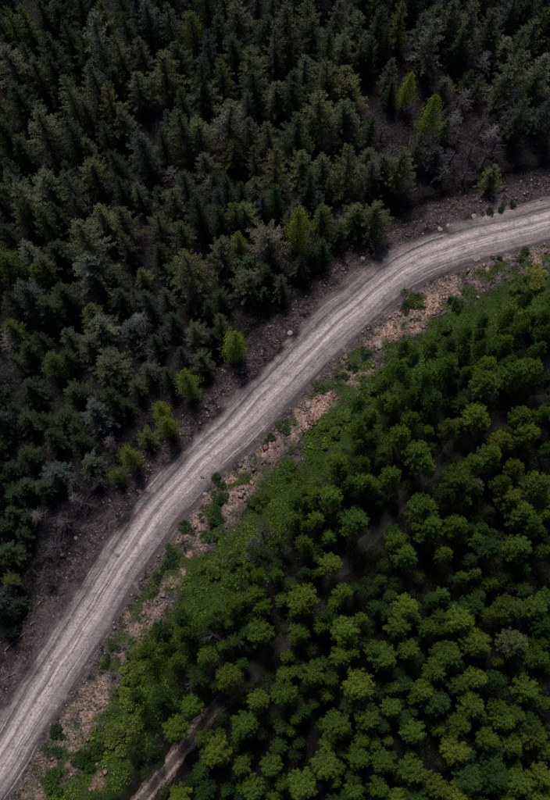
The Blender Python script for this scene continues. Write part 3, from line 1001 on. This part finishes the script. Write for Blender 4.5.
cells = {}
for t in TREES:
    u, v = w2px((t['x'], t['y'], t['z'] + .85 * t['sz'] * H0[t['kind']]))
    t['u'], t['v'] = u, v
    if not (-12 < u < 562 and -12 < v < 812):
        t['out'] = True
    elif t.get('out'):
        t['out'] = False
    if t.get('out'):
        e = 'left edge' if u < 0 else 'right edge' if u > 550 else 'top edge' if v < 400 else 'bottom edge'
        w = ('upper', 'middle', 'lower')[int(np.clip(v / 267, 0, 2))] if 'left' in e or 'right' in e else ('left', 'centre', 'right')[int(np.clip(u / 184, 0, 2))]
        cells.setdefault((TONE_WORD[t['tone']], KINDWORD[t['kind']], '%s, %s part' % (e, w)), []).append(t)
        continue
    cells.setdefault((TONE_WORD[t['tone']], KINDWORD[t['kind']], zone(u, v)), []).append(t)
for (tw, kw, zn), ts in cells.items():
    ts.sort(key=lambda t: t['u'])
    for i, t in enumerate(ts):
        base = '%s %s at the photo\'s %s' % (tw, kw, zn)
        j = len(ts) - 1 - i
        if len(ts) == 1:
            t['label'] = base
        elif min(i, j) == 0:
            t['label'] = base + (', leftmost' if i == 0 else ', rightmost') + ' of its kind there'
        else:
            t['label'] = base + ', %sfrom %s of its kind' % ((ORD[i], 'left') if i <= j else (ORD[j], 'right'))

GROUPS = {'conifer_tree': 'dark conifers in the forest above the road', 'spruce_tree': 'spruces in the forest above the road', 'pine_tree': 'pines in the stand below the road', 'larch_tree': 'bright larches along the forest edge', 'bare_tree': 'leafless trees'}
cnt = {}
for t in TREES:
    k = t['kind']
    me_t, me_c = random.choice(PROTO[k])
    nm = NAME[k]
    root = bpy.data.objects.new(nm, None)
    root.empty_display_size = 0.5
    col.objects.link(root)
    root.location = (t['x'], t['y'], t['z'])
    root.rotation_euler = (RS.normal() * .02, RS.normal() * .02, RS.rand() * 6.28)
    root.scale = (t['sx'], t['sx'], t['sz'])
    tag(root, t['label'], 'tree', GROUPS[nm])
    put('trunk', me_t, root)
    c = put('branches' if nm == 'bare_tree' else 'crown', me_c, root)
    if t['tone'] in TONES:
        c.color = jit(TONES[t['tone']])
    cnt[nm] = cnt.get(nm, 0) + (not t.get('out'))

# ------------------------------------------------------------------ shrubs on the bank and verge
P_SHRUB = []
for sd in range(91, 96):
    st, lf = shrub_mesh(sd)
    P_SHRUB.append((mesh_np('stems', *st, M_TWIG), mesh_np('foliage', lf[0], lf[1], M_LEAF, lf[2])))
P_BUSH = []
for sd in range(96, 100):
    st, lf = shrub_mesh(sd, R=1.6, H=1.7, n=4200, leaf=(.10, .22), nl=13)
    P_BUSH.append((mesh_np('stems', *st, M_TWIG), mesh_np('foliage', lf[0], lf[1], M_LEAF, lf[2])))
SH = [  # x, y, radius px, colour, label
    (489, 211, 5, (.022, .05, .018), 'low dark shrub on the upper gravel shoulder, left of a pair'),
    (501, 208, 5, (.022, .05, .018), 'low dark shrub on the upper gravel shoulder, right of a pair'),
    (513, 205, 4, (.025, .05, .02), 'small dark shrub on the upper gravel shoulder at right'),
    (499, 258, 4, (.03, .07, .015), 'small green shrub on the bank below the road bend'),
    (525, 252, 7, (.05, .09, .02), 'loose green shrub on the stony bank near the right edge'),
    (537, 277, 13, (.15, .17, .025), 'large yellow-green bush at the right edge below the bend'),
    (522, 290, 9, (.09, .12, .025), 'mid green bush beside the large yellow-green bush'),
    (414, 297, 8, (.05, .10, .02), 'bright green shrub on the bank below the bend'),
    (420, 306, 7, (.07, .11, .025), 'light green shrub between soil patches below the bend'),
    (406, 305, 6, (.05, .085, .02), 'rounded green shrub at the road edge below the bend'),
    (366, 354, 7, (.04, .07, .02), 'dark green shrub at the road edge above the soil patch'),
    (354, 366, 7, (.04, .075, .02), 'green shrub on the road edge in the middle'),
    (344, 376, 6, (.05, .075, .025), 'grey-green shrub by the road edge, middle'),
    (322, 389, 7, (.05, .08, .025), 'shrub on the bank just above the large orange soil patch'),
    (333, 432, 12, (.10, .15, .02), 'bright green rounded bush in the grass below the orange soil'),
    (345, 420, 9, (.09, .14, .02), 'green bush right of the bright rounded bush'),
    (285, 430, 6, (.04, .075, .02), 'small shrub between orange soil patches'),
    (267, 441, 6, (.04, .07, .022), 'dark shrub along the road edge near the centre'),
    (222, 500, 11, (.04, .08, .018), 'large dark shrub on the bank beside a bare soil strip'),
    (214, 520, 10, (.035, .075, .018), 'dark shrub below the large one beside the soil strip'),
    (207, 536, 8, (.04, .08, .018), 'lowest dark shrub of the row by the soil strip'),
    (186, 527, 8, (.035, .07, .018), 'rounded dark shrub on the left of the soil strip'),
    (219, 482, 7, (.035, .065, .02), 'flat dark shrub at the road edge above the soil strip'),
    (172, 560, 8, (.04, .075, .02), 'shrub on the bank left of the thin soil line'),
    (160, 575, 7, (.045, .07, .02), 'small shrub on the lower bank among stones'),
    (153, 594, 6, (.045, .07, .022), 'small grey-green shrub at the lower road edge'),
    (212, 572, 10, (.10, .14, .02), 'bright green bush in the grass above the pines'),
    (232, 560, 9, (.08, .12, .02), 'mid green bush beside the bright one above the pines'),
    (254, 552, 12, (.085, .10, .075), 'silvery grey-green round bush at the edge of the pines'),
    (165, 632, 13, (.10, .125, .02), 'large olive bush on the slope above the lower pines'),
    (126, 693, 14, (.12, .15, .022), 'large yellow-green bush near the lower left bank'),
    (133, 672, 11, (.10, .14, .02), 'green bush just above the large yellow-green one'),
    (116, 733, 16, (.10, .13, .02), 'widest mossy bush at the lower left, above the track'),
    (140, 655, 10, (.10, .13, .022), 'olive bush on the lower slope'),
    (62, 735, 8, (.025, .055, .018), 'dark shrub at the lower left beside the road'),
    (55, 752, 8, (.025, .055, .018), 'dark shrub just below the first at the lower left'),
    (84, 756, 12, (.05, .10, .015), 'deep green bush at the bottom left'),
    (50, 780, 12, (.05, .10, .015), 'deep green bush at the bottom left corner'),
    (107, 664, 5, (.04, .07, .022), 'small dark shrub at the foot of the lower bank'),
    (116, 648, 5, (.04, .07, .022), 'small dark shrub by the lower road edge'),
    (180, 420, 0, (0, 0, 0), ''),
    (445, 330, 10, (.06, .11, .02), 'green bush in the grass left of the upper pines'),
    (455, 305, 9, (.05, .10, .018), 'deep green bush in the grass below the bend'),
    (410, 345, 9, (.07, .12, .02), 'bright bush in the upper grass strip'),
    (392, 362, 9, (.07, .115, .02), 'bright bush below the grass strip'),
    (372, 390, 10, (.08, .12, .022), 'light green bush at the edge of the upper pines'),
    (285, 468, 10, (.07, .12, .018), 'green bush in the middle grass'),
    (300, 490, 9, (.075, .11, .02), 'green bush at the edge of the middle pines'),
    (255, 500, 10, (.085, .12, .022), 'light bush in the middle of the grass slope'),
]
for u, v, r, c, lb in SH:
    if r == 0:
        continue
    p = px2w(u, v, 2.0)
    for q in range(2):
        zb = zat(p[0], p[1])
        p = px2w(u, v, zb + .4)
    st, lf = random.choice(P_SHRUB if r < 8.5 else P_BUSH)
    root = bpy.data.objects.new('shrub', None)
    col.objects.link(root)
    k = r / 6.3 / (0.95 if r < 8.5 else 1.7)
    root.location = (p[0], p[1], zb)
    root.rotation_euler = (0, 0, RS.rand() * 6.28)
    root.scale = (k * RS.uniform(.9, 1.3), k * RS.uniform(.8, 1.1), min(k, 0.5 + .45 * k))
    tag(root, lb, 'shrub', 'shrubs on the road bank')
    put('stems', st, root)
    o = put('foliage', lf, root)
    o.color = jit(c, .08)

# ------------------------------------------------------------------ single rocks and logs
P_ROCK = [rock_mesh(s) for s in range(5)]
RK = [(477, 259, 7, 'pale flat boulder on the bank just below the bend'), (201, 541, 3.5, 'small white stone at the top of the thin soil line'),
      (205, 494, 4, 'pale stone on the orange soil strip'), (246, 458, 4, 'pale stone at the lower road edge near the centre'), (198, 487, 4, 'dark-sided stone at the road edge by the soil strip'),
      (97, 764, 3, 'small white stone in the grass at the bottom left'), (93, 754, 3, 'smaller white stone in the bottom left grass'),
      (440, 229, 5, 'dark stone on the upper road shoulder'), (448, 225, 4.5, 'stone beside the dark stone on the upper shoulder'), (474, 216, 5, 'pale stone left of the dark shrubs'),
      (433, 236, 4, 'angular stone at the left end of the shoulder row'), (385, 260, 4, 'grey stone at the upper road edge by the paired trees'), (363, 258, 5, 'pale stone below the paired trees'),
      (148, 490, 6, 'pale broad boulder on the lower left shoulder'), (140, 492, 6, 'broad boulder left of the pale one on the shoulder'), (117, 555, 4, 'pale stone on the left road edge'),
      (76, 538, 4, 'small pale stone in the dark ditch'), (62, 555, 4, 'lower pale stone in the dark ditch'), (290, 333, 5, 'pale slab at the left road edge, middle'), (308, 405, 6, 'clay-stained block in the orange soil'),
      (280, 362, 5, 'flat pale stone on the left road edge below the slab'), (380, 344, 5, 'small block on the upper soil patch'), (450, 297, 4, 'pale stone on soil below the bend')]
for u, v, r, lb in RK:
    p = px2w(u, v, 0)
    zb = zat(p[0], p[1])
    p = px2w(u, v, zb + .1)
    o = put('rock', random.choice(P_ROCK), None, (p[0], p[1], zat(p[0], p[1]) + .06), RS.rand() * 6.28)
    k = r / 5.6
    o.scale = (k, k * RS.uniform(.7, 1), k * RS.uniform(.6, .9))
    tag(o, lb, 'rock', 'loose rocks along the road')


def log(u0, v0, u1, v1, r, lb):
    a, b = px2w(u0, v0, -.8), px2w(u1, v1, -.8)
    a[2], b[2] = zat(a[0], a[1]) + .25, zat(b[0], b[1]) + .25
    t = np.linspace(0, 1, 6)[:, None]
    P = a + (b - a) * t + RS.normal(size=(6, 3)) * .05
    parts = [tube(P - a, np.linspace(r, r * .45, 6), 7)]
    for q in range(4):
        c = (b - a) * RS.uniform(.35, .95)
        parts.append(tube(np.stack([c, c + RS.normal(size=3) * .35 + [0, 0, .15]]), [.03, .012], 4))
    o = put('fallen_log', mesh_np('fallen_log', *join(parts), M_DEADWOOD, smooth=True), None, tuple(a))
    tag(o, lb, 'log', 'fallen logs in the ditch')


log(4, 650, 25, 633, .14, 'longest grey fallen log lying across the lower left ditch')
log(22, 619, 31, 613, .12, 'short grey fallen log above the long one at lower left')
log(3, 680, 16, 673, .11, 'thin grey fallen log at the left edge near the bottom')
log(163, 178, 172, 172, .12, 'pale broken log lying among the spruces at upper left')
log(430, 323, 444, 316, .08, 'thin pale stick in the grass below the bend')
log(196, 178, 212, 172, .1, 'pale fallen stem among the upper centre spruces')

# ------------------------------------------------------------------ ground cover (uncountable)
def scatter(n, x0, x1, y0, y1, prob):
    x, y = RS.uniform(x0, x1, n), RS.uniform(y0, y1, n)
    z, d, s, t = ground_z(x, y)
    w = weights(x, y, d, s, t)
    k = RS.rand(n) < prob(x, y, d, s, t, w)
    return x[k], y[k], z[k], d[k]


def in_view(x, y, m=25):
    u, v = w2px((x, y, 0 * x))
    return (u > -m) & (u < 550 + m) & (v > -m) & (v < 800 + m)


# grass and herbs
gxs, gys, gzs, gds = scatter(150000, -60, 75, -40, 90, lambda x, y, d, s, t, w: (w[3] * .95 + (d > 11) * (d < 22) * .04) * in_view(x, y) * (0.35 + 0.9 * fbm(x, y, .35, 3)))
n = len(gxs)
rep = 4
B = np.repeat(np.stack([gxs, gys, gzs], 1), rep, 0)
m_ = len(B)
B[:, :2] += RS.normal(size=(m_, 2)) * .12
tall = np.repeat(0.35 + 2.6 * np.clip(fbm(gxs, gys, .45, 3) - .32, 0, 1), rep)
V, F = leaves(B, RS.normal(size=(m_, 3)) * [.75, .75, .2] + [0, 0, .75], RS.uniform(.22, .55, m_) * tall, RS.uniform(.08, .17, m_), RS, .4)
sh = np.clip(np.repeat(fbm(gxs + 9, gys, .25, 3), rep) * 1.9 - .5 + RS.normal(size=m_) * .16, 0, 1)
o = put('grass', mesh_np('grass', V, F, M_LEAF, sh))
o.color = (.108, .185, .015, 1)
tag(o, 'rough green grass and herbs on the slope below the road', 'grass', kind='stuff')

# taller weeds in clumps
wx, wy, wz, wd = scatter(9000, -60, 75, -40, 85, lambda x, y, d, s, t, w: np.clip(w[3], 0, 1) * in_view(x, y) * .9 * (d < 24) * sstep(.40, .55, fbm(x + 3, y - 8, .28, 3)))
rep = 46
n = len(wx)
rr, hh, tn = RS.uniform(.25, .75, n), RS.uniform(.35, 1.1, n), RS.rand(n)
dv = unit(RS.normal(size=(n * rep, 3)) + [0, 0, .5])
dv[:, 2] = np.abs(dv[:, 2])
B = np.repeat(np.stack([wx, wy, wz], 1), rep, 0) + dv * np.repeat(np.stack([rr, rr, hh], 1), rep, 0) * RS.uniform(.3, 1, (n * rep, 1)) ** .5
V, F = leaves(B, dv + RS.normal(size=(n * rep, 3)) * .6, RS.uniform(.12, .28, n * rep), RS.uniform(.06, .12, n * rep), RS, .4)
o = put('weeds', mesh_np('weeds', V, F, M_LEAF, np.clip(np.repeat(tn, rep) * .8 + RS.normal(size=n * rep) * .12, 0, 1)))
o.color = (.085, .150, .014, 1)
tag(o, 'leafy green weeds growing in clumps on the slope below the road', 'weeds', kind='stuff')

# fallen sticks on the litter left of the road
wx, wy, wz, wd = scatter(5000, -80, 80, -25, 110, lambda x, y, d, s, t, w: (d < -5.5) * (d > -22) * .35 * in_view(x, y))
n = len(wx)
V, F = spikes(np.stack([wx, wy, wz + .12], 1), RS.normal(size=(n, 3)) * [1, 1, .08], RS.uniform(.5, 2.2, n), RS.uniform(.05, .12, n), RS)
tag(put('fallen_sticks', mesh_np('fallen_sticks', V, F, M_DEADWOOD)), 'pale fallen sticks scattered over the litter beside the ditch', 'sticks', kind='stuff')

# bramble and fern cover on the plantation floor
bx, by, bz, bd = scatter(60000, -50, 75, -45, 80, lambda x, y, d, s, t, w: (d > 15) * in_view(x, y) * (.25 + .9 * sstep(.42, .6, fbm(x + 7, y, .3, 3))) * (1 - .8 * np.exp(-(t / 1.2) ** 4)))
rep = 5
B = np.repeat(np.stack([bx, by, bz], 1), rep, 0)
m_ = len(B)
B[:, :2] += RS.normal(size=(m_, 2)) * .25
V, F = leaves(B, RS.normal(size=(m_, 3)) * [.8, .8, .3] + [0, 0, .5], RS.uniform(.25, .6, m_), RS.uniform(.08, .18, m_), RS, .4)
o = put('bramble', mesh_np('bramble', V, F, M_LEAF, np.clip(RS.rand(m_), 0, 1)))
o.color = (.012, .022, .006, 1)
tag(o, 'low dark bramble and fern cover under the pines', 'undergrowth', kind='stuff')

# saplings too many and too small to tell apart fill the stand between the single pines
sx, sy, sz_, sd_ = scatter(5000, -45, 75, -42, 75, lambda x, y, d, s, t, w: (d > 15) * in_view(x, y, 6) * (np.abs(t) > 1.1))
pine_xy = np.array([(t['x'], t['y'], t['sx'] * 2.1) for t in TREES if t['kind'] == 'pine'])
keepers = []
for x, y, z in zip(sx, sy, sz_):
    if len(keepers) >= 220:
        break
    if (np.hypot(pine_xy[:, 0] - x, pine_xy[:, 1] - y) < pine_xy[:, 2] * .55 + .55).any():
        continue
    if any((x - a) ** 2 + (y - b) ** 2 < 1.7 for a, b, _ in keepers):
        continue
    keepers.append((x, y, z))
SP = [pine(s_, h=5.0, R=1.25) for s_ in (141, 142, 143)]
Vs, Fs, Ss, o_ = [], [], [], 0
for x, y, z in keepers:
    (tv, tf), (cv, cf, cs_) = SP[RS.randint(3)]
    pick = RS.permutation(len(cf))[:1700]
    tri = cv.reshape(-1, 3, 3)[pick]
    mid_ = tri.mean(1, keepdims=True)
    tri = mid_ + (tri - mid_) * 1.35
    a_ = RS.rand() * 6.28
    ca, sa = math.cos(a_), math.sin(a_)
    k_ = RS.uniform(.6, 1.0)
    q = tri.reshape(-1, 3) * k_
    q = np.stack([q[:, 0] * ca - q[:, 1] * sa + x, q[:, 0] * sa + q[:, 1] * ca + y, q[:, 2] * RS.uniform(.8, 1.2) + z], 1)
    Vs.append(q)
    Ss.append(cs_[pick] * RS.uniform(.5, 1.0))
V = np.vstack(Vs)
o = put('pine_saplings', mesh_np('pine_saplings', V, np.arange(len(V)).reshape(-1, 3), M_NEEDLE, np.hstack(Ss)))
o.color = (.028, .055, .010, 1)
tag(o, 'dense small pine saplings filling the gaps in the pine stand', 'saplings', kind='stuff')

# leafless brush on the left of the road and in the hollow
bx, by, bz, bd = scatter(50000, -80, 80, -20, 130, lambda x, y, d, s, t, w: ((d < -6.5) * (d > -75) * .75 * (fbm(x, y, .12, 3) > .47)) * in_view(x, y))
n = len(bx)
rep = 9
B = np.repeat(np.stack([bx, by, bz], 1), rep, 0)
m_ = len(B)
B = B + RS.normal(size=(m_, 3)) * [.25, .25, .08]
V, F = spikes(B, RS.normal(size=(m_, 3)) * [.7, .7, .25] + [0, 0, .6], RS.uniform(.5, 1.5, m_), RS.uniform(.03, .075, m_), RS)
o = put('dead_brush', mesh_np('dead_brush', V, F, M_TWIG))
tag(o, 'grey-purple leafless brush under the spruces and along the ditch', 'brush', kind='stuff')

# green undergrowth along the ditch
bx, by, bz, bd = scatter(30000, -80, 80, -20, 110, lambda x, y, d, s, t, w: ((d < -7.0) * (d > -30) * .8 * sstep(.50, .62, fbm(x + 70, y, .13, 3))) * in_view(x, y))
rep = 5
B = np.repeat(np.stack([bx, by, bz], 1), rep, 0)
m_ = len(B)
B[:, :2] += RS.normal(size=(m_, 2)) * .2
V, F = leaves(B, RS.normal(size=(m_, 3)) * [.8, .8, .3] + [0, 0, .5], RS.uniform(.2, .45, m_), RS.uniform(.06, .14, m_), RS, .4)
o = put('undergrowth', mesh_np('undergrowth', V, F, M_LEAF, RS.rand(m_)))
o.color = (.022, .04, .016, 1)
tag(o, 'dark green undergrowth along the ditch above the road', 'undergrowth', kind='stuff')


# rubble: stones on the shoulders and bank, clay clods on the soil patches
def stones(name, x, y, z, size, mat, label):
    base = np.array([[0, 0, 1], [1, 0, 0], [0, 1, 0], [-1, 0, 0], [0, -1, 0], [0, 0, -.6]], float)
    fc = np.array([[0, 1, 2], [0, 2, 3], [0, 3, 4], [0, 4, 1], [5, 2, 1], [5, 3, 2], [5, 4, 3], [5, 1, 4]])
    n = len(x)
    V = base[None] * (1 + RS.uniform(-.35, .35, (n, 6, 1))) * np.stack([size, size * RS.uniform(.6, 1, n), size * RS.uniform(.4, .75, n)], 1)[:, None]
    an = RS.rand(n) * 6.28
    c, s = np.cos(an)[:, None], np.sin(an)[:, None]
    V = np.stack([V[..., 0] * c - V[..., 1] * s, V[..., 0] * s + V[..., 1] * c, V[..., 2]], -1) + np.stack([x, y, z + size * .25], 1)[:, None]
    Fs = (fc[None] + (np.arange(n) * 6)[:, None, None]).reshape(-1, 3)
    o = put(name, mesh_np(name, V.reshape(-1, 3), Fs, mat))
    tag(o, label, 'stones', kind='stuff')


x, y, z, d = scatter(60000, -70, 75, -30, 85, lambda x, y, d, s, t, w: in_view(x, y) * (w[2] * (1 - w[3]) * .55 + .28 * (d < -4.6) * (d > -9.5) * sstep(.45, .6, fbm(x, y, .2, 3)) + .003 * (np.abs(d) < 4.6)))
stones('rubble', x, y, z, RS.gamma(2.2, .045, len(x)) + .05, M_ROCK, 'loose grey rubble strewn along both road edges')
x, y, z, d = scatter(90000, -65, 70, -30, 75, lambda x, y, d, s, t, w: in_view(x, y) * w[1] * sstep(.30, .50, fbm(x, y, 1.1, 2)) * .8)
stones('clay_clods', x, y, z, RS.gamma(1.5, .095, len(x)) + .04, M_CLOD, 'crumbled orange clay clods on the cut bank')
